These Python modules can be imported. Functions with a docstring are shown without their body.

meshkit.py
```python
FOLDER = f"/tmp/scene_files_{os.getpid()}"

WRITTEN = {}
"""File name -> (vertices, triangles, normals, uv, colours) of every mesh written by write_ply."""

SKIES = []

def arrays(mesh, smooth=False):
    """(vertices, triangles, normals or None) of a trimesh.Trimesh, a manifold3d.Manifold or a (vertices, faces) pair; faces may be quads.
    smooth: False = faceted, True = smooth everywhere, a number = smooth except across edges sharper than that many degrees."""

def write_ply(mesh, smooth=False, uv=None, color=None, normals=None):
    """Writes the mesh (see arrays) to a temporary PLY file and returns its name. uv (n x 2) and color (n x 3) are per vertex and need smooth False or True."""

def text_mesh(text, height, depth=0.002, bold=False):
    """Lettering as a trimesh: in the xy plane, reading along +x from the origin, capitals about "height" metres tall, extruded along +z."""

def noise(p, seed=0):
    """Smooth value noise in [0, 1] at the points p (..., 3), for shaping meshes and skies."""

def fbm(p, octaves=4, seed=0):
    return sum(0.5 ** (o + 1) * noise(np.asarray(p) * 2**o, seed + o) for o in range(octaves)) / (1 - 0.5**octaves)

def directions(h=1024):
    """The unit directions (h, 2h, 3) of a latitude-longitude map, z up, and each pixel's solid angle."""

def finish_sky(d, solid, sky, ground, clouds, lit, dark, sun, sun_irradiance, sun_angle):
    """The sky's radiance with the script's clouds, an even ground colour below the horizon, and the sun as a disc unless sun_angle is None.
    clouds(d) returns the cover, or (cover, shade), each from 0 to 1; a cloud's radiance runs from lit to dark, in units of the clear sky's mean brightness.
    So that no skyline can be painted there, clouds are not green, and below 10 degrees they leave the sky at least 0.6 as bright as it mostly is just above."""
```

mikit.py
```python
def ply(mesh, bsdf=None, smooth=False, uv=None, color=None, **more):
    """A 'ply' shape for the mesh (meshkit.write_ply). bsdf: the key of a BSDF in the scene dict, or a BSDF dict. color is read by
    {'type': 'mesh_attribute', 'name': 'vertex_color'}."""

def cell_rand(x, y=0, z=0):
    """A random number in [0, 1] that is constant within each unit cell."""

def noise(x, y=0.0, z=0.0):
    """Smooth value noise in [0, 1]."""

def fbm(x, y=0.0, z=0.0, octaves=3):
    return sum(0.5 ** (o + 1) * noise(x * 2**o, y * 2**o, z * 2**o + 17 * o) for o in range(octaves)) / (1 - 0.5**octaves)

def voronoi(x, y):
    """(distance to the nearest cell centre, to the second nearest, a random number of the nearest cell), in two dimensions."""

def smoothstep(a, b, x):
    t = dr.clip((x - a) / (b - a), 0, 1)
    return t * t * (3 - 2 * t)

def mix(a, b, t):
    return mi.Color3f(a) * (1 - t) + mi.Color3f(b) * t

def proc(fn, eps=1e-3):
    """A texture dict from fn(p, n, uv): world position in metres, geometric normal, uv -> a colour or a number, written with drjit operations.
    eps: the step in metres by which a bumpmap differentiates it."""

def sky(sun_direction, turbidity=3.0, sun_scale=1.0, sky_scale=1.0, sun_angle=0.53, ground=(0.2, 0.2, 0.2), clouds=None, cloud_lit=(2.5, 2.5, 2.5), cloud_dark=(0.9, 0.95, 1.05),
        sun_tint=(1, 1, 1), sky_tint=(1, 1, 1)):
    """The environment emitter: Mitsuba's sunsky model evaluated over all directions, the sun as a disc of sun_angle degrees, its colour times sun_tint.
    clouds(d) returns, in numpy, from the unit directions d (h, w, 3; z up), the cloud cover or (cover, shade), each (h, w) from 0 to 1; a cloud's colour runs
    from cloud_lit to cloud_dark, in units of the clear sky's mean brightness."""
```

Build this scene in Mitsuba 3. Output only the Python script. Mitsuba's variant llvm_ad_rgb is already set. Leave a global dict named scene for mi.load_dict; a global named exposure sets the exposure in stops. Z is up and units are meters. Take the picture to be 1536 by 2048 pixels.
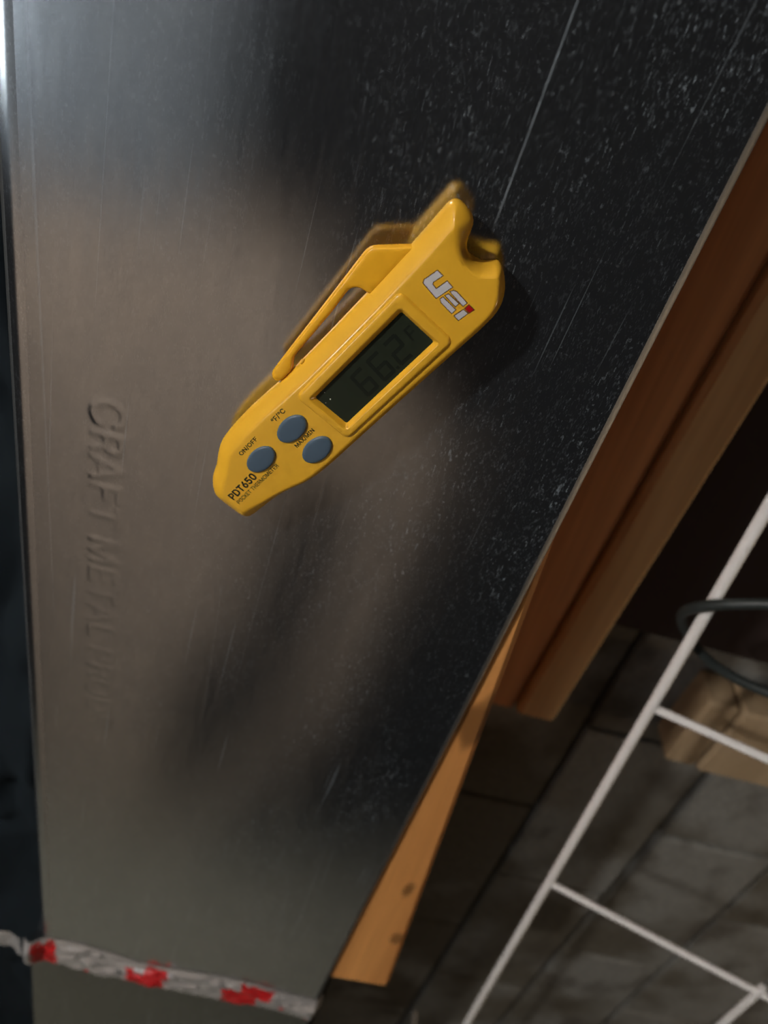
import math, random
import numpy as np, trimesh, shapely
import shapely.geometry as sg
from shapely import affinity
from scipy.spatial import Delaunay
from scipy import ndimage
import drjit as dr, mitsuba as mi
import mikit, meshkit
from mikit import proc, noise, fbm, voronoi, cell_rand, smoothstep, mix

T = mi.ScalarTransform4f
rng = np.random.default_rng(7)
random.seed(7)
scene, labels = {}, {}
ZF = 0.25            # the sheet metal duct top lies 0.25 m above the paver floor; all shapes below are written relative to it

# ------------------------------------------------------------------ camera, light, exposure
exposure = 0.0
F = 1540.0
_d = np.array([-618.0, 1924.0, F]); _d /= np.linalg.norm(_d)
_u = 190.0
_n = np.array([_u, (-F * F + 618.0 * _u) / 1924.0, F]); _n /= np.linalg.norm(_n)
WZ, WY = -_n, -_d
WX = np.cross(WY, WZ)
CAM = np.array([0, 0, 0.26 + ZF])
fwd = np.array([WX[2], WY[2], WZ[2]]); upv = -np.array([WX[1], WY[1], WZ[1]])
scene['camera'] = {'type': 'thinlens', 'fov': 2 * math.degrees(math.atan(768 / F)), 'fov_axis': 'x', 'near_clip': 0.02, 'far_clip': 50.0,
                   'aperture_radius': 0.0016, 'focus_distance': 0.275,
                   'to_world': T().look_at(origin=CAM.tolist(), target=(CAM + fwd).tolist(), up=upv.tolist())}
LAMP_POS, LAMP_R, LAMP_RAD = (-1.15, 0.75, 1.0), 0.05, 8.3e2
UP_POS, UP_I = (-0.68, -1.0, -0.05), 1.9
CEIL = 1.5
CEIL_POS, CEIL_RAD = (-1.08, -0.33, 1.36), 75.0
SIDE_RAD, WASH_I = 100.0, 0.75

# ------------------------------------------------------------------ helpers
def put(key, mesh, bsdf, smooth=False, **kw):
    if isinstance(mesh, trimesh.Trimesh):
        mesh = mesh.copy(); mesh.apply_translation([0, 0, ZF])
    scene[key] = mikit.ply(mesh, bsdf, smooth=smooth, **kw)
    return key

def tag(key, label=None, cat=None, group=None, kind=None):
    labels[key] = {k: v for k, v in dict(label=label, category=cat, group=group, kind=kind).items() if v}

COUNT = {}
def numbered(k):
    COUNT[k] = COUNT.get(k, -1) + 1
    return k if COUNT[k] == 0 else f'{k}_{COUNT[k]:03d}'

def box(x0, x1, y0, y1, z0, z1, ch=0.0):
    if ch <= 0:
        m = trimesh.creation.box([x1 - x0, y1 - y0, z1 - z0]); m.apply_translation([(x0 + x1) / 2, (y0 + y1) / 2, (z0 + z1) / 2]); return m
    pts = []
    for sx in (0, 1):
        for sy in (0, 1):
            for sz in (0, 1):
                for a in range(3):
                    o = [ch, ch, ch]; o[a] = 0
                    pts.append([(x0 + o[0], x1 - o[0])[sx], (y0 + o[1], y1 - o[1])[sy], (z0 + o[2], z1 - o[2])[sz]])
    return trimesh.convex.convex_hull(np.array(pts))

def tube(pts, r, sides=12, cap=True):
    p = np.asarray(pts, float); t = np.gradient(p, axis=0); t /= np.linalg.norm(t, axis=1, keepdims=True)
    a = np.cross(t[0], [0, 0, 1.0] if abs(t[0, 2]) < 0.9 else [1.0, 0, 0]); V = []
    for i in range(len(p)):
        a = a - t[i] * (a @ t[i]); a /= np.linalg.norm(a); b = np.cross(t[i], a)
        ang = np.arange(sides) * 2 * np.pi / sides
        V.append(p[i] + r * (np.cos(ang)[:, None] * a + np.sin(ang)[:, None] * b))
    V = np.vstack(V); Fc = []
    for i in range(len(p) - 1):
        for j in range(sides):
            q = (i * sides + j, i * sides + (j + 1) % sides, (i + 1) * sides + (j + 1) % sides, (i + 1) * sides + j)
            Fc += [[q[0], q[1], q[2]], [q[0], q[2], q[3]]]
    n = len(V)
    if cap:
        V = np.vstack([V, p[:1], p[-1:]])
        for j in range(sides):
            Fc += [[n, (j + 1) % sides, j], [n + 1, n - sides + j, n - sides + (j + 1) % sides]]
    return trimesh.Trimesh(V, Fc, process=False)

def spline(ctrl, n=60):
    c = np.asarray(ctrl, float); from scipy.interpolate import CubicSpline
    s = np.r_[0, np.cumsum(np.linalg.norm(np.diff(c, axis=0), axis=1))]
    return CubicSpline(s, c)(np.linspace(0, s[-1], n))

def grid_mesh(P):
    """P (a, b, 3) -> mesh"""
    a, b = P.shape[:2]; i, j = np.meshgrid(np.arange(a - 1), np.arange(b - 1), indexing='ij')
    q = np.stack([i * b + j, (i + 1) * b + j, (i + 1) * b + j + 1, i * b + j + 1], -1).reshape(-1, 4)
    return trimesh.Trimesh(P.reshape(-1, 3), np.vstack([q[:, [0, 1, 2]], q[:, [0, 2, 3]]]), process=False)

# ------------------------------------------------------------------ materials
def plastic(key, rgb, rough=0.25, spec=0.5, coat=0.0):
    scene[key] = {'type': 'twosided', 'bsdf': {'type': 'principled', 'base_color': {'type': 'rgb', 'value': list(rgb)}, 'roughness': rough, 'specular': spec, 'clearcoat': coat, 'clearcoat_gloss': 0.9}}

plastic('mat_yellow', (0.86, 0.46, 0.030), 0.17, 0.7, 1.0)
plastic('mat_clip', (0.95, 0.47, 0.02), 0.25, 0.6, 0.5)
plastic('mat_button', (0.075, 0.115, 0.16), 0.35)
plastic('mat_print', (0.012, 0.008, 0.006), 0.5)
plastic('mat_logo_white', (0.62, 0.60, 0.62), 0.4)
plastic('mat_logo_edge', (0.10, 0.035, 0.008), 0.5)
plastic('mat_logo_red', (0.45, 0.006, 0.008), 0.4)
plastic('mat_lcd', (0.019, 0.025, 0.016), 0.25, 0.3)
plastic('mat_digit', (0.011, 0.0145, 0.011), 0.3, 0.3)
plastic('mat_white_coat', (0.92, 0.90, 0.87), 0.4)
plastic('mat_cable', (0.02, 0.026, 0.025), 0.5)
plastic('mat_cloth', (0.008, 0.013, 0.017), 0.9, 0.2)
plastic('mat_dull_black', (0.035, 0.024, 0.022), 0.9, 0.2)  # near-black for the added floor slab and the lamp stands
plastic('mat_white_matte', (0.8, 0.8, 0.8), 0.6)

def scr(p, fx, fy, tilt, th, seed):
    x = p.x + tilt * p.y
    return smoothstep(th, th + 0.08, noise(x * fx, p.y * fy, seed))
def metal_w(p, n, uv):
    grain = smoothstep(0.50, 0.85, 0.6 * noise(p.x * 2600, p.y * 1100, 3.3) + 0.4 * noise(p.x * 900, p.y * 420, 8.3))
    patch = smoothstep(0.3, 0.7, fbm(p.x * 30, p.y * 12, 1.0))
    flecks = smoothstep(0.78, 0.95, noise(p.x * 1500, p.y * 430, 6.1) * 0.8 + 0.2 * noise(p.x * 4000, p.y * 2600, 2.1) + 0.03) * (0.25 + patch)
    right = smoothstep(-0.05, 0.085, p.x)
    lines = scr(p, 700, 6.0, 0.03, 0.88, 11.5) * 0.9 + scr(p, 900, 10.0, -0.04, 0.90, 5.1) * 0.7 + scr(p, 420, 3.5, 0.015, 0.93, 2.1)
    one = smoothstep(0.00055, 0.0002, dr.abs(p.x - 0.0316 - 0.031 * (p.y + 0.009))) * smoothstep(-0.078, -0.065, p.y) * (0.5 + 0.5 * noise(p.y * 300, 1.0))
    return dr.clip(0.024 + 0.085 * grain * (0.4 + 0.6 * right) * (0.5 + patch) + (0.05 + 0.30 * right) * flecks + 0.20 * lines + 0.35 * one, 0, 1)
def metal_a(p, n, uv):
    return 0.026 + 0.022 * fbm(p.x * 25, p.y * 6, 2.0) + 0.014 * noise(p.x * 500, p.y * 60, 9.0)
def metal_r(p, n, uv):
    return mix((0.60, 0.62, 0.64), (0.70, 0.715, 0.72), fbm(p.x * 200, p.y * 90, 4.0))
scene['mat_metal'] = {'type': 'twosided', 'bsdf': {'type': 'blendbsdf', 'weight': proc(metal_w),
    'a': {'type': 'roughconductor', 'material': 'none', 'distribution': 'beckmann', 'alpha': proc(metal_a), 'specular_reflectance': proc(metal_r)},
    'b': {'type': 'diffuse', 'reflectance': {'type': 'rgb', 'value': [0.40, 0.46, 0.51]}}}}
scene['mat_metal_edge'] = {'type': 'twosided', 'bsdf': {'type': 'blendbsdf', 'weight': 0.16,
    'a': {'type': 'roughconductor', 'material': 'none', 'distribution': 'beckmann', 'alpha': 0.3, 'specular_reflectance': {'type': 'rgb', 'value': [0.42, 0.43, 0.44]}},
    'b': {'type': 'diffuse', 'reflectance': {'type': 'rgb', 'value': [0.40, 0.45, 0.49]}}}}
scene['mat_metal_dull'] = {'type': 'twosided', 'bsdf': {'type': 'blendbsdf', 'weight': proc(metal_w),
    'a': {'type': 'roughconductor', 'material': 'none', 'distribution': 'beckmann', 'alpha': 0.07, 'specular_reflectance': {'type': 'rgb', 'value': [0.36, 0.37, 0.36]}},
    'b': {'type': 'diffuse', 'reflectance': {'type': 'rgb', 'value': [0.36, 0.39, 0.40]}}}}
scene['mat_metal_edge_dim'] = {'type': 'twosided', 'bsdf': {'type': 'blendbsdf', 'weight': 0.12,
    'a': {'type': 'roughconductor', 'material': 'none', 'distribution': 'beckmann', 'alpha': 0.3, 'specular_reflectance': {'type': 'rgb', 'value': [0.13, 0.135, 0.14]}},
    'b': {'type': 'diffuse', 'reflectance': {'type': 'rgb', 'value': [0.36, 0.39, 0.40]}}}}
scene['mat_foil'] = {'type': 'twosided', 'bsdf': {'type': 'blendbsdf', 'weight': 0.35,
    'a': {'type': 'roughconductor', 'material': 'none', 'alpha': 0.16, 'specular_reflectance': {'type': 'rgb', 'value': [0.85, 0.84, 0.83]}},
    'b': {'type': 'diffuse', 'reflectance': {'type': 'rgb', 'value': [0.72, 0.70, 0.69]}}}}
scene['mat_foil_red'] = {'type': 'twosided', 'bsdf': {'type': 'principled', 'base_color': {'type': 'rgb', 'value': [0.5, 0.012, 0.015]}, 'roughness': 0.35}}

def wood_fn(lo, hi, k, seed, knots=()):
    def fn(p, n, uv):
        w = p.x + 0.05 * p.y + 0.012 * fbm(p.x * 6, p.y * 3, seed)
        g = fbm(w * k, p.y * 2.5, p.z * k * 0.4 + seed, octaves=4)
        fine = noise(w * 900, p.y * 18, seed)
        c = mix(lo, hi, dr.clip(2.3 * g - 0.65 + 0.15 * (fine - 0.5), 0, 1))
        for (kx, ky, kr, dk) in knots:
            d = dr.sqrt(dr.square((p.x - kx) / kr) + dr.square((p.y - ky) / (2.2 * kr)))
            c = mix(c, (lo[0] * dk, lo[1] * dk, lo[2] * dk), 0.85 * smoothstep(1.0, 0.35, d + 0.5 * (noise(p.x * 150, p.y * 60) - 0.5)))
        return c
    return fn
def wood(key, lo, hi, k=60, seed=0.0, rough=0.6, knots=()):
    scene[key] = {'type': 'principled', 'base_color': proc(wood_fn(lo, hi, k, seed, knots)), 'roughness': rough, 'specular': 0.3}
wood('mat_wood_orange', (0.54, 0.22, 0.06), (0.82, 0.38, 0.115), 45, 1.0, 0.6,
     [(0.108, -0.325, 0.012, 0.3), (0.120, -0.515, 0.006, 0.35), (0.132, -0.59, 0.007, 0.4), (0.125, -0.44, 0.004, 0.5)])
wood('mat_wood_red', (0.42, 0.18, 0.08), (0.74, 0.38, 0.18), 70, 4.0)
wood('mat_wood_brown', (0.55, 0.32, 0.15), (0.80, 0.54, 0.29), 60, 8.0)
wood('mat_wood_beige', (0.30, 0.21, 0.12), (0.42, 0.31, 0.19), 60, 12.0)
wood('mat_wood_ceiling', (0.40, 0.32, 0.26), (0.50, 0.41, 0.34), 12, 3.0)

def paver_fn(seed):
    def fn(p, n, uv):
        a = fbm(p.x * 9 + seed, p.y * 9, 1.0 + seed, octaves=4)
        b = fbm(p.x * 13, p.y * 11 + seed, 5.0, octaves=4)
        c = mix((0.10, 0.09, 0.07), (0.21, 0.21, 0.195), smoothstep(0.35, 0.62, a))
        c = mix(c, (0.06, 0.05, 0.038), 0.6 * smoothstep(0.56, 0.74, b))
        return c * (0.85 + 0.3 * noise(p.x * 300, p.y * 300, seed))
    return fn
for i in range(3):
    scene[f'mat_paver_{i}'] = {'type': 'principled', 'base_color': proc(paver_fn(3.1 * i)), 'roughness': 0.85, 'specular': 0.25}
scene['mat_dirt'] = {'type': 'diffuse', 'reflectance': {'type': 'rgb', 'value': [0.025, 0.018, 0.012]}}
scene['mat_wall'] = {'type': 'twosided', 'bsdf': {'type': 'diffuse', 'reflectance': proc(lambda p, n, uv: mix((0.10, 0.085, 0.07), (0.17, 0.15, 0.125), fbm(p.x * 4, p.y * 4, p.z * 4)))}}
scene['mat_wall_pale'] = {'type': 'twosided', 'bsdf': {'type': 'diffuse', 'reflectance': proc(lambda p, n, uv: mix((0.34, 0.34, 0.28), (0.46, 0.45, 0.38), fbm(p.x * 2, p.z * 2, 3.0)))}}
scene['mat_ceiling'] = {'type': 'twosided', 'bsdf': {'type': 'diffuse', 'reflectance': {'type': 'rgb', 'value': [0.02, 0.02, 0.022]}}}
scene['mat_board_grey'] = {'type': 'diffuse', 'reflectance': {'type': 'rgb', 'value': [0.22, 0.25, 0.285]}}

# ------------------------------------------------------------------ the setting
X0, X1, Y0, Y1 = -1.6, 1.9, -3.4, 1.3
def struct(name, mesh, m, parent=None):
    k = f'{parent}__{name}' if parent else name
    put(k, mesh, m)
    if not parent: tag(k, kind='structure')
    return k
struct('floor', box(X0, X1, Y0, Y1, -0.40, -0.262), 'mat_dirt')
struct('wall_left', box(X0 - 0.1, X0, Y0, Y1, -0.40, CEIL), 'mat_wall')
struct('wall_right', box(X1, X1 + 0.1, Y0, Y1, -0.40, CEIL), 'mat_wall')
struct('wall_back', box(X0, X1, Y0 - 0.1, Y0, -0.40, CEIL), 'mat_wall_pale')
struct('wall_front', box(X0, X1, Y1, Y1 + 0.1, -0.40, CEIL), 'mat_wall')
struct('ceiling', box(X0, X1, Y0, Y1, CEIL, CEIL + 0.1), 'mat_ceiling')

# pavers, in rows along the duct
rot = math.radians(1.9)
def paver(x0, x1, y0, y1):
    j = 0.0040
    m = box(x0 + j, x1 - j, y0 + j, y1 - j, -0.30, -0.25 + rng.uniform(-0.0015, 0.0015), 0.0022)
    c = np.array([0.459, -0.626]); R = np.array([[math.cos(rot), -math.sin(rot)], [math.sin(rot), math.cos(rot)]])
    v = m.vertices.copy(); v[:, :2] = (v[:, :2] - c) @ R.T + c; v[:, 2] += 0.0
    m.vertices = v
    put('floor__' + numbered('paver'), m, f'mat_paver_{rng.integers(3)}')
W = 0.147
for r in range(-6, 4):
    xa = 0.459 + r * W
    off = {0: -1.055, 1: -0.90}.get(r, -1.055 + 0.155 * (r % 2))
    y = off - 4 * 0.31
    while y < 0.45:
        if -2.1 < y: paver(xa, xa + W, y, y + 0.31)
        y += 0.31

# unseen boards added under the ceiling to shape what the sheet metal mirrors
def reflection_board(x0, y0, x1, y1, w, m, label, t=0.05):
    L = math.hypot(x1 - x0, y1 - y0); a = math.atan2(y1 - y0, x1 - x0)
    b = box(-L / 2, L / 2, -w / 2, w / 2, CEIL - t, CEIL, 0.003)
    b.apply_transform(trimesh.transformations.rotation_matrix(a, [0, 0, 1])); b.apply_translation([(x0 + x1) / 2, (y0 + y1) / 2, 0])
    k = put(numbered('reflection_board'), b, m)
    tag(k, label, 'board')
S = (CEIL + 0.26) / 1.76
reflection_board(-0.85 * S, 0.75 * S, -0.85 * S, -0.66 * S, 0.86 * S, 'mat_board_grey', 'added pale grey ceiling board above the near left of the duct')
reflection_board(-0.555 * S, -0.67 * S, -0.555 * S, -2.03 * S, 0.79 * S, 'mat_wood_ceiling', 'added wide brown ceiling board above the left side of the duct', 0.045)
reflection_board(-0.66 * S, -2.04 * S, -0.66 * S, -3.35 * S, 0.58 * S, 'mat_wood_ceiling', 'added brown ceiling board that continues to the far wall on the left', 0.045)
reflection_board(-0.50 * S, -0.70 * S, 0.12 * S, -1.14 * S, 0.32 * S, 'mat_wood_ceiling', 'added short brown ceiling board running diagonally over the duct', 0.04)
reflection_board(0.195 * S, -1.04 * S, 0.125 * S, -2.38 * S, 0.17 * S, 'mat_wood_ceiling', 'added narrow brown ceiling board along the middle of the duct', 0.03)
reflection_board(0.09 * S, -2.42 * S, -0.38 * S, -3.35 * S, 0.18 * S, 'mat_wood_ceiling', 'added narrow slanting brown ceiling board near the far wall', 0.025)

# lamp: a bare bulb on a clamp arm, to the left behind the camera
bulb = trimesh.creation.icosphere(3, LAMP_R); bulb.apply_translation(LAMP_POS)
put('work_lamp__bulb', bulb, 'mat_white_matte', smooth=True)
scene['work_lamp__bulb']['emitter'] = {'type': 'area', 'radiance': {'type': 'rgb', 'value': [LAMP_RAD * 1.0, LAMP_RAD * 0.95, LAMP_RAD * 0.90]}}
lx, ly, lz = LAMP_POS
put('work_lamp__pole', tube([(lx - 0.05, ly + 0.02, -0.24), (lx - 0.05, ly + 0.02, 0.2), (lx - 0.05, ly + 0.02, lz - 0.25), (lx - 0.05, ly + 0.02, lz - 0.045)], 0.006), 'mat_dull_black', smooth=40)
base = trimesh.creation.cylinder(0.09, 0.02, sections=40); base.apply_translation([lx - 0.05, ly + 0.02, -0.238]); put('work_lamp__base', base, 'mat_dull_black', smooth=30)
ux, uy, uz = UP_POS  # added unseen uplight: brightens the ceiling boards, its bounce fills the shade
scene['added_uplight__beam'] = {'type': 'spot', 'cutoff_angle': 75.0, 'beam_width': 35.0, 'intensity': {'type': 'rgb', 'value': [UP_I, UP_I * 0.93, UP_I * 0.85]},
                              'to_world': T().look_at(origin=[ux, uy, uz + ZF + 0.02], target=[ux + 0.12, uy - 0.05, uz + ZF + 1.0], up=[0, 1, 0])}
_hp = [(0.001, -0.2), (0.06, -0.2), (0.075, -0.12), (0.08, -0.02), (0.076, -0.02), (0.07, -0.12), (0.05, -0.17), (0.001, -0.17)]
hm = trimesh.creation.revolve(np.array(_hp), sections=40); hm.apply_translation([ux, uy, uz + 0.001]); put('added_uplight__housing', hm, 'mat_dull_black', smooth=40)
cb = trimesh.creation.icosphere(3, 0.04); cb.apply_translation(CEIL_POS); put('added_ceiling_lamp__bulb', cb, 'mat_white_matte', smooth=True)  # added unseen bulb for cool fill and ridge highlights
scene['added_ceiling_lamp__bulb']['emitter'] = {'type': 'area', 'radiance': {'type': 'rgb', 'value': [CEIL_RAD * 0.88, CEIL_RAD * 0.95, CEIL_RAD]}}
put('added_ceiling_lamp__socket', tube([(CEIL_POS[0], CEIL_POS[1], CEIL_POS[2] + 0.036), (CEIL_POS[0], CEIL_POS[1], CEIL_POS[2] + 0.06), (CEIL_POS[0], CEIL_POS[1], CEIL - 0.045)], 0.018), 'mat_dull_black', smooth=40)
tag('added_ceiling_lamp', 'added unseen cool white bulb hanging from the pale ceiling board', 'lamp')
fb = trimesh.creation.icosphere(3, 0.035); fb.apply_translation([1.35, -0.55, 0.16]); put('added_side_lamp__bulb', fb, 'mat_white_matte', smooth=True)  # added unseen warm bulb that lifts the shaded boards
scene['added_side_lamp__bulb']['emitter'] = {'type': 'area', 'radiance': {'type': 'rgb', 'value': [SIDE_RAD, SIDE_RAD * 0.72, SIDE_RAD * 0.45]}}
put('added_side_lamp__pole', tube([(1.35, -0.55, -0.235), (1.35, -0.55, 0.0), (1.35, -0.55, 0.128)], 0.006), 'mat_dull_black', smooth=40)
fb = trimesh.creation.cylinder(0.07, 0.02, sections=40); fb.apply_translation([1.35, -0.55, -0.238]); put('added_side_lamp__base', fb, 'mat_dull_black', smooth=30)
tag('added_side_lamp', 'added unseen low bulb lamp on the pavers far right of the wire rack', 'lamp')
scene['added_uplight_001__beam'] = {'type': 'spot', 'cutoff_angle': 70.0, 'beam_width': 30.0, 'intensity': {'type': 'rgb', 'value': [WASH_I, WASH_I * 0.98, WASH_I * 0.86]},  # added unseen spot washing the far wall for its reflection
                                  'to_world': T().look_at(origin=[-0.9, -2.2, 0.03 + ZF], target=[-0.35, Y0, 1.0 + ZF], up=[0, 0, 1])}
hm2 = trimesh.creation.revolve(np.array(_hp), sections=40); hm2.apply_translation([-0.9, -2.2, -0.049]); put('added_uplight_001__housing', hm2, 'mat_dull_black', smooth=40)
tag('added_uplight_001', 'added unseen black uplight standing on the floor before the far wall', 'lamp')
tag('added_uplight', 'added unseen black uplight standing on the floor left of the duct', 'lamp')
tag('work_lamp', 'bare bulb work lamp on a thin black stand beside the duct', 'lamp')

# ------------------------------------------------------------------ sheet metal duct
XL, XR = -0.1367, 0.0975
def sheet(y0, y1, z, xl, xr, hole=None):
    """top sheet with rolled long edges: profile swept along y"""
    prof = [(xl, -0.05), (xl, -0.012), (xl + 0.0006, -0.0035), (xl + 0.0022, -0.0008), (xl + 0.005, 0.0), (xl + 0.0075, 0.0004), (xl + 0.0095, 0.0)]
    prof += [(xr - 0.0055, 0.0), (xr - 0.003, -0.0004), (xr - 0.0012, -0.0012), (xr - 0.0003, -0.0022), (xr, -0.0034), (xr - 0.0006, -0.0040), (xr - 0.02, -0.0040)]
    prof = np.array(prof); ys = np.array([y0, y1])
    P = np.array([[(x, y, z + q) for x, q in prof] for y in ys])
    return P, grid_mesh(P)
E0, E1 = -0.1075, -0.0825     # embossed band in x
EY0, EY1 = -0.415, -0.165
def strip(xa, xb, ya, yb, za=0.0):
    return grid_mesh(np.array([[(xa, ya, za), (xb, ya, za)], [(xa, yb, za), (xb, yb, za)]])[:, ::-1])
YJ = -0.735
SY1 = 0.55
prof_l = [(XL, -0.05), (XL, -0.012), (XL + 0.0006, -0.0035), (XL + 0.0022, -0.0008), (XL + 0.005, 0.0), (XL + 0.0075, 0.0004), (XL + 0.0095, 0.0)]
prof_r = [(XR - 0.0036, 0.0), (XR - 0.0024, -0.0004), (XR - 0.0012, -0.0012), (XR - 0.0003, -0.0022), (XR, -0.0034), (XR - 0.0006, -0.0040), (XR - 0.02, -0.0040)]
def sweep_prof(prof, y0, y1, dz=0.0, n=2):
    ys = np.linspace(y0, y1, n)
    P = np.array([[(x, y, dz + q) for x, q in prof] for y in ys])
    return grid_mesh(P[:, ::-1]) if False else grid_mesh(P)
flat = [strip(XL + 0.0095, E0, YJ, SY1), strip(E1, XR - 0.0036, YJ, SY1), strip(E0, E1, YJ, EY0), strip(E0, E1, EY1, SY1)]
put('metal_duct__top_sheet', trimesh.util.concatenate(flat), 'mat_metal')
put('metal_duct__left_edge', sweep_prof(prof_l[:4] + [(XL + 0.0036, -0.0001)], YJ, SY1), 'mat_metal_edge_dim', smooth=True)  # left edge colour darkened to subdue the lamp highlight along it
put('metal_duct__left_fold', sweep_prof([(XL + 0.0036, -0.0001), (XL + 0.0055, 0.0001), (XL + 0.0072, 0.0002), (XL + 0.0095, 0.0)], YJ, SY1), 'mat_metal', smooth=True)
put('metal_duct__right_edge', sweep_prof(prof_r, YJ, SY1), 'mat_metal_edge', smooth=True)
put('metal_duct__side_wall', box(XL + 0.001, 0.018, YJ, SY1, -0.249, -0.0045), 'mat_metal')
tag('metal_duct', 'scratched galvanized sheet metal duct lying under the yellow thermometer', 'duct')
# embossed lettering: a finely meshed band of the sheet raised into soft letters
tm = meshkit.text_mesh('CRAFT METAL PRODS', 0.0125, 0.001, bold=True)
tp = shapely.union_all([sg.Polygon(t[:, :2]) for t in tm.triangles if sg.Polygon(t[:, :2]).area > 1e-12 and t[:, 2].max() < 1e-6])
b = tp.bounds
tp = affinity.translate(tp, -b[0], -b[1])
LEN = 0.222
tp = affinity.scale(tp, LEN / (b[2] - b[0]), 0.0150 / (b[3] - b[1]), origin=(0, 0))
gx = np.linspace(E0, E1, 64); gy = np.linspace(EY0, EY1, 630)
GX, GY = np.meshgrid(gx, gy)
# reading direction runs along -y, letter tops towards +x
tu, tv = (-0.1795 - GY), (GX + 0.1025)
shapely.prepare(tp)
H = shapely.contains_xy(tp, tu, tv).astype(float)
H = ndimage.gaussian_filter(H, 2.6) * 0.00030 * np.interp(GY, [EY0, -0.3, -0.19], [0.45, 0.6, 1.0])
H = H * (0.4 + 1.0 * meshkit.fbm(np.stack([GX * 160, GY * 110, GX * 0], -1), 3, 4)) - 0.00012 * meshkit.noise(np.stack([GX * 90, GY * 70, GX * 0], -1), 12) * np.exp(-((GX + 0.094) / 0.006) ** 2)
H *= np.interp(GX, [E0, E0 + 0.002, E1 - 0.002, E1], [0, 1, 1, 0]) * np.interp(GY, [EY0, EY0 + 0.003, EY1 - 0.003, EY1], [0, 1, 1, 0])
P = np.stack([GX, GY, H], -1)
put('metal_duct__embossed_lettering', grid_mesh(P.transpose(1, 0, 2)), 'mat_metal', smooth=True)
tag('metal_duct__embossed_lettering', 'line of raised embossed letters along the left edge')
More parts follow.
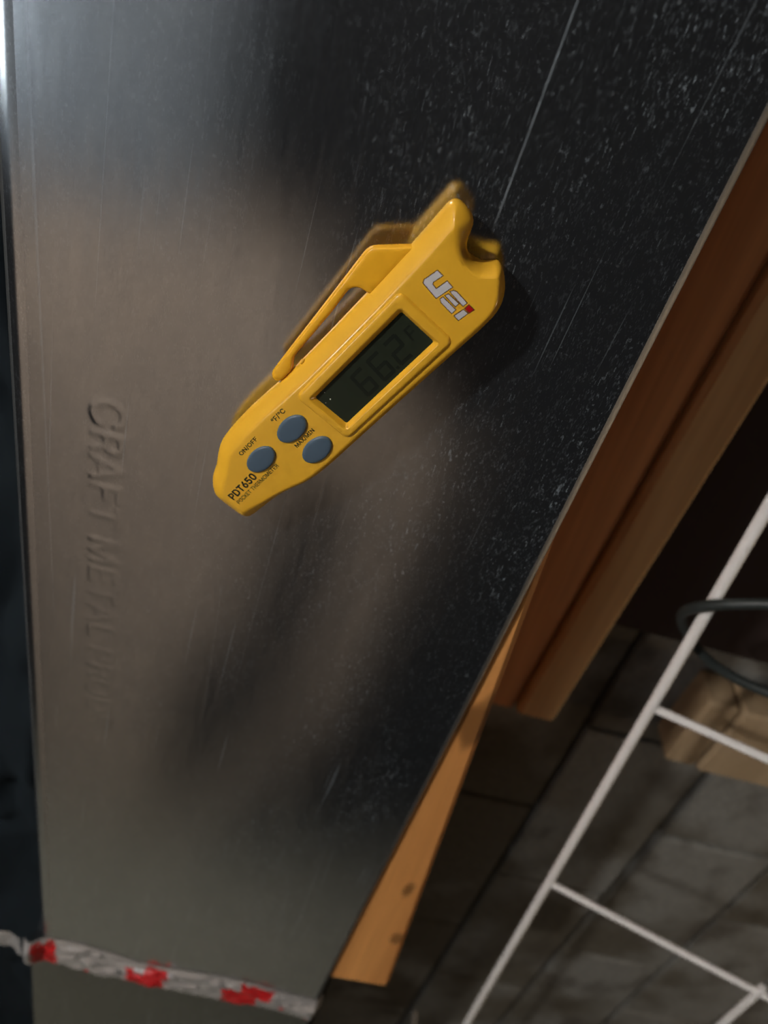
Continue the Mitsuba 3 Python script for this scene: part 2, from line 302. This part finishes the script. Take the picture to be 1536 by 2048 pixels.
# next duct section past the joint
Z2 = -0.0060
put('metal_duct_001__top_sheet', grid_mesh(np.array([[(XL - 0.012, -1.6, Z2 + 0.03), (XR + 0.0004, -1.6, Z2 + 0.03)], [(XL - 0.012, YJ - 0.002, Z2), (XR + 0.0004, YJ - 0.002, Z2)]])[:, ::-1]), 'mat_metal_dull')
put('metal_duct_001__right_edge', grid_mesh(np.array([[(x + 0.004, y, z + q) for x, q in prof_r] for y, z in ((-1.6, Z2 + 0.03), (YJ - 0.002, Z2))])), 'mat_metal_edge', smooth=True)
put('metal_duct_001__side_wall', box(XL - 0.0115, 0.018, -1.6, YJ - 0.003, -0.249, Z2 - 0.001), 'mat_metal')
tag('metal_duct_001', 'second galvanized duct section beyond the foil taped joint', 'duct')

# foil tape over the joint, crumpled, with red print
def tape_z(x, y):
    p = np.stack([x * 60, y * 60, x * 0], -1)
    q = np.stack([x * 45 + y * 25, y * 90 - x * 20, x * 0], -1)
    return 0.0010 + 0.0060 * np.clip(meshkit.fbm(p * 0.7, 2, 5) - 0.36, 0, 1) + 0.0060 * np.abs(meshkit.noise(q * 1.6, 9) - 0.5) + 0.0018 * np.abs(meshkit.noise(q * 4.0, 4) - 0.5)
def tape_pt(s, t):
    x = s
    yc = -0.7305 - 0.006 * (s - XL) / (XR - XL) + 0.003 * np.sin(s * 40)
    wd = 0.046 + 0.004 * np.sin(s * 55 + 1)
    y = yc + (t - 0.5) * wd
    z = 0.0004 + (tape_z(x, y) - 0.0004) * np.clip(np.minimum(t, 1 - t) / 0.18, 0.05, 1)
    z = z + 0.011 * np.exp(-((s + 0.143) / 0.006) ** 2 - ((t - 0.6) / 0.5) ** 2)
    over = np.clip(XL - 0.0125 - x, 0, 1)              # droops past the left edge
    z = z - over * 0.22 + 0.0015 * np.sin(x * 220 + 3) * (over > 0)
    over_r = np.clip(x - XR + 0.001, 0, 1)
    z = z - over_r * 1.6
    return np.stack([x, y, z], -1)
def tape_grid(s0, s1, t0, t1, ns, nt, lift=0.0, rag=None):
    s, t = np.meshgrid(np.linspace(s0, s1, ns), np.linspace(t0, t1, nt), indexing='ij')
    if rag is not None: s = s + 0.0015 * (meshkit.noise(np.stack([t * 9, s * 0 + rag, s * 0], -1)) - 0.5) * (np.abs(s - (s0 + s1) / 2) > 0.4 * (s1 - s0))
    P = tape_pt(s, t); P[..., 2] += lift
    m = grid_mesh(P)
    if rag is not None:      # print with a torn outline
        c = m.triangles_center; k = np.tile(np.arange((ns - 1) * (nt - 1)), 2)
        a_, b_ = (k // (nt - 1) + 0.5) / (ns - 1), (k % (nt - 1) + 0.5) / (nt - 1)
        e = np.minimum(np.minimum(a_, 1 - a_), np.minimum(b_, 1 - b_)) * 4
        keep = e + 1.5 * (meshkit.fbm(np.stack([c[:, 0] * 300, c[:, 1] * 300, c[:, 0] * 0 + rag], -1), 3) - 0.5) > 0.25
        m = trimesh.Trimesh(m.vertices, m.faces[keep], process=False); m.remove_unreferenced_vertices()
    return m
put('foil_tape__strip', tape_grid(XL - 0.012, XR + 0.003, 0, 1, 130, 30), 'mat_foil', smooth=25)
put('foil_tape__loose_end', tape_grid(XL - 0.075, XL - 0.016, 0.05, 0.85, 30, 16), 'mat_foil', smooth=25)
for (s0, s1, t0, t1) in [(-0.141, -0.122, 0.0, 0.95), (-0.067, -0.030, 0.0, 0.72), (-0.050, -0.028, 0.55, 0.95), (0.016, 0.050, 0.0, 0.68), (0.030, 0.060, 0.5, 0.95), (0.068, 0.072, 0.2, 0.38), (0.091, 0.0985, -0.02, 0.16), (-0.100, -0.096, 0.1, 0.2)]:
    put('foil_tape__' + numbered('red_print'), tape_grid(s0, s1, t0, t1, 40, 30, 0.00025, rag=s0 * 50), 'mat_foil_red', smooth=25)
tag('foil_tape', 'crumpled silver foil tape with red print across the duct joint', 'tape')

# ------------------------------------------------------------------ timber, beside and under the sheet
def lumber(name, x0, x1, y0, y1, z0, z1, m, label, yaw=0.0, pivot=None, ch=0.003):
    b = box(x0, x1, y0, y1, z0, z1, ch)
    if yaw:
        px, py = pivot
        b.apply_transform(trimesh.transformations.rotation_matrix(yaw, [0, 0, 1], [px, py, 0]))
    k = put(numbered(name), b, m); tag(k, label, 'board'); return k
yaw_b = math.atan2(0.1465 - 0.1099, 0.6755 - 0.3026)
# right edge passes (0.1465,-0.6755); yaw turns -y towards +x
k = lumber('wooden_board', 0.1465 - 0.05, 0.1465, -0.6755, 0.12, -0.249, -0.0046, 'mat_wood_orange', 'orange pine board standing on edge under the right edge of the duct', yaw_b, (0.1465, -0.6755))
lumber('wooden_board', 0.137, 0.2135, -0.545, 0.5, -0.249, -0.207, 'mat_wood_red', 'dark reddish brown board on the floor along the duct, nearest the orange board', 0, None, 0.004)
lumber('wooden_board', 0.2165, 0.253, -0.545, 0.5, -0.249, -0.203, 'mat_wood_brown', 'brown board with dark grain lines on the floor, second from the duct', 0, None, 0.004)
lumber('wooden_board', 0.372, 0.402, -0.562, -0.472, -0.249, -0.207, 'mat_wood_beige', 'narrow beige board under the white wire rack, its left one', 0, None, 0.003)
lumber('wooden_board', 0.405, 0.50, -0.564, -0.472, -0.249, -0.205, 'mat_wood_beige', 'wide beige board under the white wire rack, its right one', 0, None, 0.003)

# ------------------------------------------------------------------ white wire rack
rv = np.array([0.0936, -0.9956, 0]); cv = np.array([0.9956 * 0.94, 0.0936 * 0.94, 0.34])
RP = np.array([0.2521, -0.3814, -0.10])
RW = 0.186
def seg(a, b, r): return tube(np.linspace(a, b, 3), r, 14)
put('wire_rack__rail', seg(RP - rv * 0.42, RP + rv * 1.0, 0.0038), 'mat_white_coat', smooth=40)
put('wire_rack__rail_001', seg(RP - rv * 0.42 + cv * RW * 2, RP + rv * 1.0 + cv * RW * 2, 0.0038), 'mat_white_coat', smooth=40)
put('wire_rack__rail_002', seg(RP + rv * 0.243 + cv * (RW - 0.002), RP + rv * 1.0 + cv * (RW - 0.002), 0.0034), 'mat_white_coat', smooth=40)
for i, t in enumerate((-0.41, -0.20, 0.0, 0.2518, 0.78)):
    put('wire_rack__' + numbered('crossbar'), seg(RP + rv * t - cv * 0.003, RP + rv * t + cv * (RW * 2), 0.0031), 'mat_white_coat', smooth=40)
for t, w, zb in ((-0.41, 0.1, -0.2028), (0.99, 0, -0.2487), (-0.41, 2, -0.2378), (0.99, 2, -0.2487)):
    top = RP + rv * t + cv * RW * w
    put('wire_rack__' + numbered('leg'), seg(top, [top[0], top[1], zb], 0.0035), 'mat_white_coat', smooth=40)
tag('wire_rack', 'white coated wire rack standing over the pavers right of the duct', 'rack')

# black cable looped over the rack
def onr(a, b, h): return RP + rv * a + cv * b + np.array([0, 0, h])
cab = [onr(-0.16, 0.24, 0.02), onr(-0.16, 0.16, 0.016), onr(-0.148, 0.09, 0.012), onr(-0.130, 0.035, 0.010), onr(-0.112, 0.002, 0.0098), onr(-0.09, -0.0115, 0.001), onr(-0.066, 0.000, -0.0125), onr(-0.042, 0.03, -0.02), onr(-0.04, 0.075, -0.018), onr(-0.06, 0.13, -0.01), onr(-0.07, 0.22, 0.0)]
put('black_cable', tube(spline(cab, 90), 0.0034, 12), 'mat_cable', smooth=40)
tag('black_cable', 'dark grey cable looped over the white wire rack', 'cable')

# added dark mat in place of shade right of the boards
slab = []
gx, gy = np.meshgrid(np.linspace(0.258, 0.95, 70), np.linspace(-0.30, 0.45, 70), indexing='ij')
put('shade_slab', box(0.262, 1.0, -0.44, 0.45, -0.2495, -0.238, 0.003), 'mat_dull_black'); tag('shade_slab', 'added black mat on the floor beside the brown board', 'slab')

# dark cloth heaped left of the duct
gx, gy = np.meshgrid(np.linspace(-0.55, -0.165, 90), np.linspace(-1.75, 0.0, 260), indexing='ij')
q = np.stack([gx * 7, gy * 5, gx * 0], -1)
edge = np.clip(np.minimum(np.minimum(gx + 0.55, -0.165 - gx), np.minimum(gy + 1.75, 0.0 - gy)) / 0.05, 0, 1)
h = (0.03 + 0.10 * meshkit.fbm(q, 4, 3) + 0.03 * np.abs(meshkit.noise(q * 2.1, 8) - 0.5)) * edge ** 0.5
Pt = np.stack([gx, gy, -0.246 + h], -1)
put('dark_cloth', grid_mesh(Pt), 'mat_cloth', smooth=True); tag('dark_cloth', 'dark blue grey cloth heaped on the floor left of the duct', 'cloth')

# ------------------------------------------------------------------ pocket thermometer (local mm: u along, v across, z up)
TO = np.array([-0.00282, -0.12655]); TA = math.radians(61.8)
def world(P):
    P = np.asarray(P, float) * 0.001; c, s = math.cos(TA), math.sin(TA)
    return np.stack([TO[0] + c * P[:, 0] - s * P[:, 1], TO[1] + s * P[:, 0] + c * P[:, 1], P[:, 2] + 0.0003], -1)
def wput(key, mesh, m, smooth=False):
    mm = trimesh.Trimesh(world(mesh.vertices), mesh.faces, process=False)
    return put('pocket_thermometer__' + key, mm, m, smooth=smooth)
outline = [(-86.5, 4.2), (-88.6, 1.5), (-89.0, -4), (-89.1, -11.5), (-88.3, -14.6), (-86, -15.9), (-80, -16.3), (-72, -16.8), (-66, -17.5), (-60.5, -18.8), (-55, -20.7), (-49, -21.8), (-40, -22.3), (-20, -22.3), (0, -22.4), (24, -22.7),
           (38, -22.9), (45, -22.6), (49.5, -21.2), (52.6, -19), (55, -16.2), (56.8, -13.6), (57.6, -11.8), (56.6, -10.4), (54.6, -9.6), (53.2, -7.6), (52.2, -5), (52, -2.4), (53, -0.2), (54.8, 1.6), (57, 2.7), (59.6, 3.6), (61.3, 4.9), (62.2, 7), (62.6, 10), (62.4, 13),
           (60.8, 14.7), (58, 14.6), (50, 14.2), (42, 13.9), (20, 13.5), (0, 13.5), (-17, 13.7), (-29, 14.3), (-44, 15.4), (-55, 15.5), (-62, 15.1), (-66.5, 14.3), (-71, 12.4), (-76, 9.6), (-82, 7.6)]
def smooth_poly(pts, n=400):
    c = np.array(pts + [pts[0]], float)
    s = np.r_[0, np.cumsum(np.linalg.norm(np.diff(c, axis=0), axis=1))]
    t = np.linspace(0, s[-1], n, endpoint=False); q = np.stack([np.interp(t, s, c[:, k]) for k in (0, 1)], -1)
    q = np.stack([ndimage.gaussian_filter1d(q[:, k], 1.6, mode='wrap') for k in (0, 1)], -1)
    return sg.Polygon(q)
body = smooth_poly(outline)
NOTCH = np.array([55.5, -4.8])
ZW, ZT = 9.5, 16.3
def inset_of(u, v):
    pts = shapely.points(u, v)
    d = shapely.distance(pts, body.exterior) * np.where(shapely.contains_xy(body, u, v), 1, 0)
    d = d * (1 + 1.3 * np.clip((-v - 8) / 6, 0, 1) * np.clip((u + 84) / 22, 0.12, 1))
    return d * (1 + 4.5 * np.exp(-((u - NOTCH[0]) ** 2 + (v - NOTCH[1]) ** 2) / 6.5 ** 2))
PI_ = np.array([0, 0.25, 0.8, 1.8, 3.0, 4.0, 4.5, 4.9, 5.3, 5.7, 6.2, 8, 14, 30])
PZ = np.array([0, 1.2, 2.4, 3.6, 4.75, 5.66, 6.06, 6.33, 6.54, 6.69, 6.79, 6.86, 6.88, 6.9])
def top_z(u, v): return ZW + np.interp(inset_of(u, v), PI_, PZ)
def profile_mesh(poly, insets, zfun_top, zfun_bot, step=1.6, hole=None):
    pts = []
    for d in insets:
        g = poly.buffer(-d) if d > 0 else poly
        for gg in getattr(g, 'geoms', [g]):
            if gg.is_empty: continue
            for ring in [gg.exterior, *gg.interiors]:
                n = max(6, int(ring.length / (0.55 if d < 6 else 1.2)))
                pts += [ring.interpolate(i / n, normalized=True).coords[0] for i in range(n)]
    inner = poly.buffer(-insets[-1] - 0.8)
    x0, y0, x1, y1 = poly.bounds
    gu, gv = np.meshgrid(np.arange(x0, x1, step), np.arange(y0, y1, step))
    ok = shapely.contains_xy(inner, gu.ravel(), gv.ravel())
    pts = np.vstack([np.array(pts), np.stack([gu.ravel()[ok], gv.ravel()[ok]], -1)])
    tri = Delaunay(pts).simplices
    cen = pts[tri].mean(1); tri = tri[shapely.contains_xy(poly.buffer(1e-4), cen[:, 0], cen[:, 1])]
    a, bb, c = pts[tri[:, 0]], pts[tri[:, 1]], pts[tri[:, 2]]
    cr = (bb[:, 0] - a[:, 0]) * (c[:, 1] - a[:, 1]) - (bb[:, 1] - a[:, 1]) * (c[:, 0] - a[:, 0])
    tri = np.where((cr < 0)[:, None], tri[:, ::-1], tri); tri = tri[np.abs(cr) > 1e-9]
    zt, zb = zfun_top(pts[:, 0], pts[:, 1]), zfun_bot(pts[:, 0], pts[:, 1])
    V = np.vstack([np.c_[pts, zt], np.c_[pts, zb]])
    m = trimesh.Trimesh(V, np.vstack([tri, tri[:, ::-1] + len(pts)]), process=False)
    m.merge_vertices(digits_vertex=6); return m
def body_top(u, v):
    z = top_z(u, v)
    return np.where((u > SCR[0] - 1.5) & (u < SCR[1] + 1.5) & (v > SCR[2] - 1.5) & (v < SCR[3] + 1.5), 13.8, z)
def bot_z(u, v): return ZW - np.interp(inset_of(u, v), PI_, PZ * (ZW / 6.9))
SCR = (-21.0, 25.0, -13.4, 1.8)       # u0 u1 v0 v1
BEZ = (-25.3, 30.4, -17.7, 7.4)
bm = profile_mesh(body, [0, 0.25, 0.8, 1.4, 2.2, 3.0, 3.6, 4.0, 4.3, 4.6, 4.9, 5.2, 5.5, 5.8, 6.2, 6.8], body_top, bot_z)
wput('body', bm, 'mat_yellow', smooth=True)
# raised bezel round the screen
def rrect(u0, u1, v0, v1, r, n=8):
    P = []
    for cu, cv2, a0 in ((u1 - r, v1 - r, 0), (u0 + r, v1 - r, 90), (u0 + r, v0 + r, 180), (u1 - r, v0 + r, 270)):
        for k in range(n + 1):
            a = math.radians(a0 + 90 * k / n); P.append((cu + r * math.cos(a), cv2 + r * math.sin(a)))
    return np.array(P)
o_, i_ = rrect(*BEZ, 2.6), rrect(*SCR, 0.8)
def ring(f, z, off=0.0):
    P = o_ * (1 - f) + i_ * f
    return np.c_[P, np.full(len(P), z)]
rings = [ring(-0.03, 15.6), ring(0.0, 16.3), ring(0.07, 17.05), ring(0.16, 17.35), ring(0.3, 17.5), ring(0.62, 17.5), ring(0.70, 17.4), ring(0.76, 17.1), ring(1.0, 15.4), ring(1.02, 15.0)]
V = np.array(rings); V = np.concatenate([V, V[:, :1]], 1)
bz = grid_mesh(V); wput('bezel', bz, 'mat_yellow', smooth=50)
sp = sg.box(SCR[0] - 0.6, SCR[2] - 0.6, SCR[1] + 0.6, SCR[3] + 0.6)
scr_m = trimesh.creation.extrude_polygon(sp, 0.4); scr_m.apply_translation([0, 0, 14.85])
wput('screen', scr_m, 'mat_lcd'); tag('pocket_thermometer__screen', 'dark green liquid crystal screen')
# seven segment reading 66.2 and a small F
SEG = {'a': ((0.1, 1), (0.9, 1)), 'b': ((1, 0.95), (1, 0.55)), 'c': ((1, 0.45), (1, 0.05)), 'd': ((0.1, 0), (0.9, 0)), 'e': ((0, 0.05), (0, 0.45)), 'f': ((0, 0.55), (0, 0.95)), 'g': ((0.1, 0.5), (0.9, 0.5))}
def digit(segs, u, v, w, h, th=1.0):
    ms = []
    for s in segs:
        (a0, b0), (a1, b1) = SEG[s]
        ln = sg.LineString([(u + w * a0 + 0.12 * h * b0, v + h * b0), (u + w * a1 + 0.12 * h * b1, v + h * b1)]).buffer(th / 2, cap_style='square', quad_segs=1)
        ms.append(trimesh.creation.extrude_polygon(ln, 0.05))
    m = trimesh.util.concatenate(ms); m.apply_translation([0, 0, 15.26]); return m
for segs, u in (('afgecd', -6.5), ('afgecd', 2.2), ('abged', 11.0)):
    wput('screen__' + numbered('digit'), digit(segs, u, -11.3, 5.0, 9.0, 1.35), 'mat_digit')
wput('screen__' + numbered('digit'), digit('afge', 20.3, -8.0, 2.4, 4.4, 0.8), 'mat_digit')
dp = trimesh.creation.box([1.1, 1.1, 0.05]); dp.apply_translation([9.1, -11.4, 15.28]); wput('screen__decimal_point', dp, 'mat_digit')
for u, v, r in ((-17.0, 0.6, 0.16), (-17.6, -2.6, 0.28), (-20.0, -2.4, 0.16)):
    dm = trimesh.creation.icosphere(1, r); dm.apply_translation([u, v, 15.28]); wput('screen__' + numbered('white_speck'), dm, 'mat_white_matte')  # tiny white specks on the screen
# buttons
def dome(cu, cv2, ru, rv_, h, z0):
    ang = np.linspace(0, 2 * np.pi, 49); R = [(1.0, 0), (1.0, 0.55), (0.97, 0.78), (0.9, 0.92), (0.75, 0.99), (0.4, 1.0), (0.001, 1.0)]
    return grid_mesh(np.array([[(cu + ru * f * math.cos(a), cv2 + rv_ * f * math.sin(a), z0 + h * q) for a in ang] for f, q in R]))
for cu, cv2 in ((-56.4, -0.1), (-36.9, -0.1), (-37.2, -12.6)):
    wput(numbered('button'), dome(cu, cv2, 7.2, 4.4, 1.7, 15.9), 'mat_button', smooth=True)
tag('pocket_thermometer__button', 'blue grey oval button'); tag('pocket_thermometer__button_001', 'blue grey oval button'); tag('pocket_thermometer__button_002', 'blue grey oval button')
# printed words
def words(key, text, u0, u1, v0, v1, fat=0.0):
    m = meshkit.text_mesh(text, 10, 1.0)
    p = shapely.union_all([sg.Polygon(t[:, :2]).buffer(1e-4) for t in m.triangles if np.ptp(t[:, 2]) < 1e-6 and t[0, 2] > 0.5])
    lo = p.bounds
    p = affinity.scale(affinity.translate(p, -lo[0], -lo[1]), (u1 - u0) / (lo[2] - lo[0]), (v1 - v0) / (lo[3] - lo[1]), origin=(0, 0))
    p = affinity.translate(p, u0, v0).buffer(fat).simplify(0.015)
    for g in getattr(p, 'geoms', [p]):
        e = trimesh.creation.extrude_polygon(g, 1.0, engine='earcut'); v = e.vertices.copy()
        v[:, 2] = top_z(v[:, 0], v[:, 1]) + np.where(v[:, 2] > 0.5, 0.07, -0.1)
        wput(numbered(key), trimesh.Trimesh(v, e.faces, process=False), 'mat_print')
for text, *r in (('ON/OFF', -60.8, -50.2, 5.9, 7.8), ('°F/°C', -39.8, -32.8, 5.8, 8.0), ('MAX/MIN', -42.1, -31.5, -7.1, -5.2)):
    words('letter', text, *r, 0.05)
words('letter', 'PDT650', -80.6, -64.6, -4.3, -1.2, 0.14)
words('letter', 'POCKET THERMOMETER', -80.6, -54.0, -7.1, -5.4, 0.03)
# logo
logo = [('logo_letter', [(43.5, 3.2), (43.5, 0.9), (39.9, 1.6), (39.2, 1.2), (38.9, -0.8), (43.2, -1.5), (43.0, -4.0), (36.8, -2.9), (37.5, 3.6), (38.5, 4.1)], 'mat_logo_white'),
        ('logo_letter', [(41.6, -4.7), (42.5, -5.2), (42.9, -6.2), (42.6, -11.2), (41.1, -11.0), (41.4, -5.6)], 'mat_logo_white'),
        ('logo_letter', [(39.5, -4.5), (40.5, -4.8), (40.6, -9.4), (39.2, -9.4)], 'mat_logo_white'),
        ('logo_letter', [(37.5, -4.1), (38.5, -4.3), (38.4, -10.2), (36.7, -10.2), (36.9, -5.2)], 'mat_logo_white'),
        ('logo_letter', [(36.7, -11.5), (40.2, -12.1), (40.3, -14.0), (36.6, -13.5)], 'mat_logo_white'),
        ('logo_dot', [(40.9, -12.2), (42.6, -12.2), (42.6, -14.5), (40.9, -14.2)], 'mat_logo_red')]
for nm, pts, m in logo:
    for suffix, poly, h, mm in (('', sg.Polygon(pts), 0.09, m), ('_outline', sg.Polygon(pts).buffer(0.28, join_style='mitre'), 0.05, 'mat_logo_edge')):
        e = trimesh.creation.extrude_polygon(poly, 1.0); v = e.vertices.copy()
        v[:, 2] = top_z(v[:, 0], v[:, 1]) + np.where(v[:, 2] > 0.5, h, -0.1)
        wput(numbered(nm + suffix), trimesh.Trimesh(v, e.faces, process=False), mm)
# pocket clip
clip_o = [(43.5, 12.0), (42.0, 14.0), (33.2, 22.6), (31.8, 23.3), (29.8, 23.4), (6, 21.4), (-12, 20.0), (-26.5, 18.8), (-28.3, 17.8), (-28.9, 16.0), (-28.2, 14.4), (-26.5, 13.7), (-20.5, 13.7), (-18.9, 14.6), (-17.6, 15.8), (-15.6, 16.6), (6.6, 17.6), (15.0, 18.5), (17.3, 18.5), (19.2, 17.2), (20.0, 14.8), (20.0, 12.0)]
clip_p = smooth_poly(clip_o, 260)
def cz(s):
    def f(u, v):
        d = shapely.distance(shapely.points(u, v), clip_p.exterior)
        return 10.0 + s * np.interp(d, [0, 0.15, 0.5, 1.0, 1.6], [0, 0.8, 1.5, 1.85, 1.95])
    return f
wput('pocket_clip', profile_mesh(clip_p, [0, 0.15, 0.5, 1.0], cz(1), cz(-1), 1.2), 'mat_clip', smooth=True)
nub = trimesh.creation.icosphere(2, 1.0); nub.apply_scale([1.2, 0.8, 1.0]); nub.apply_translation([-15.2, 13.4, 11.2]); wput('nub', nub, 'mat_yellow', smooth=True)
tag('pocket_thermometer', 'yellow pocket thermometer with three buttons and a clip lying on the metal duct', 'thermometer')
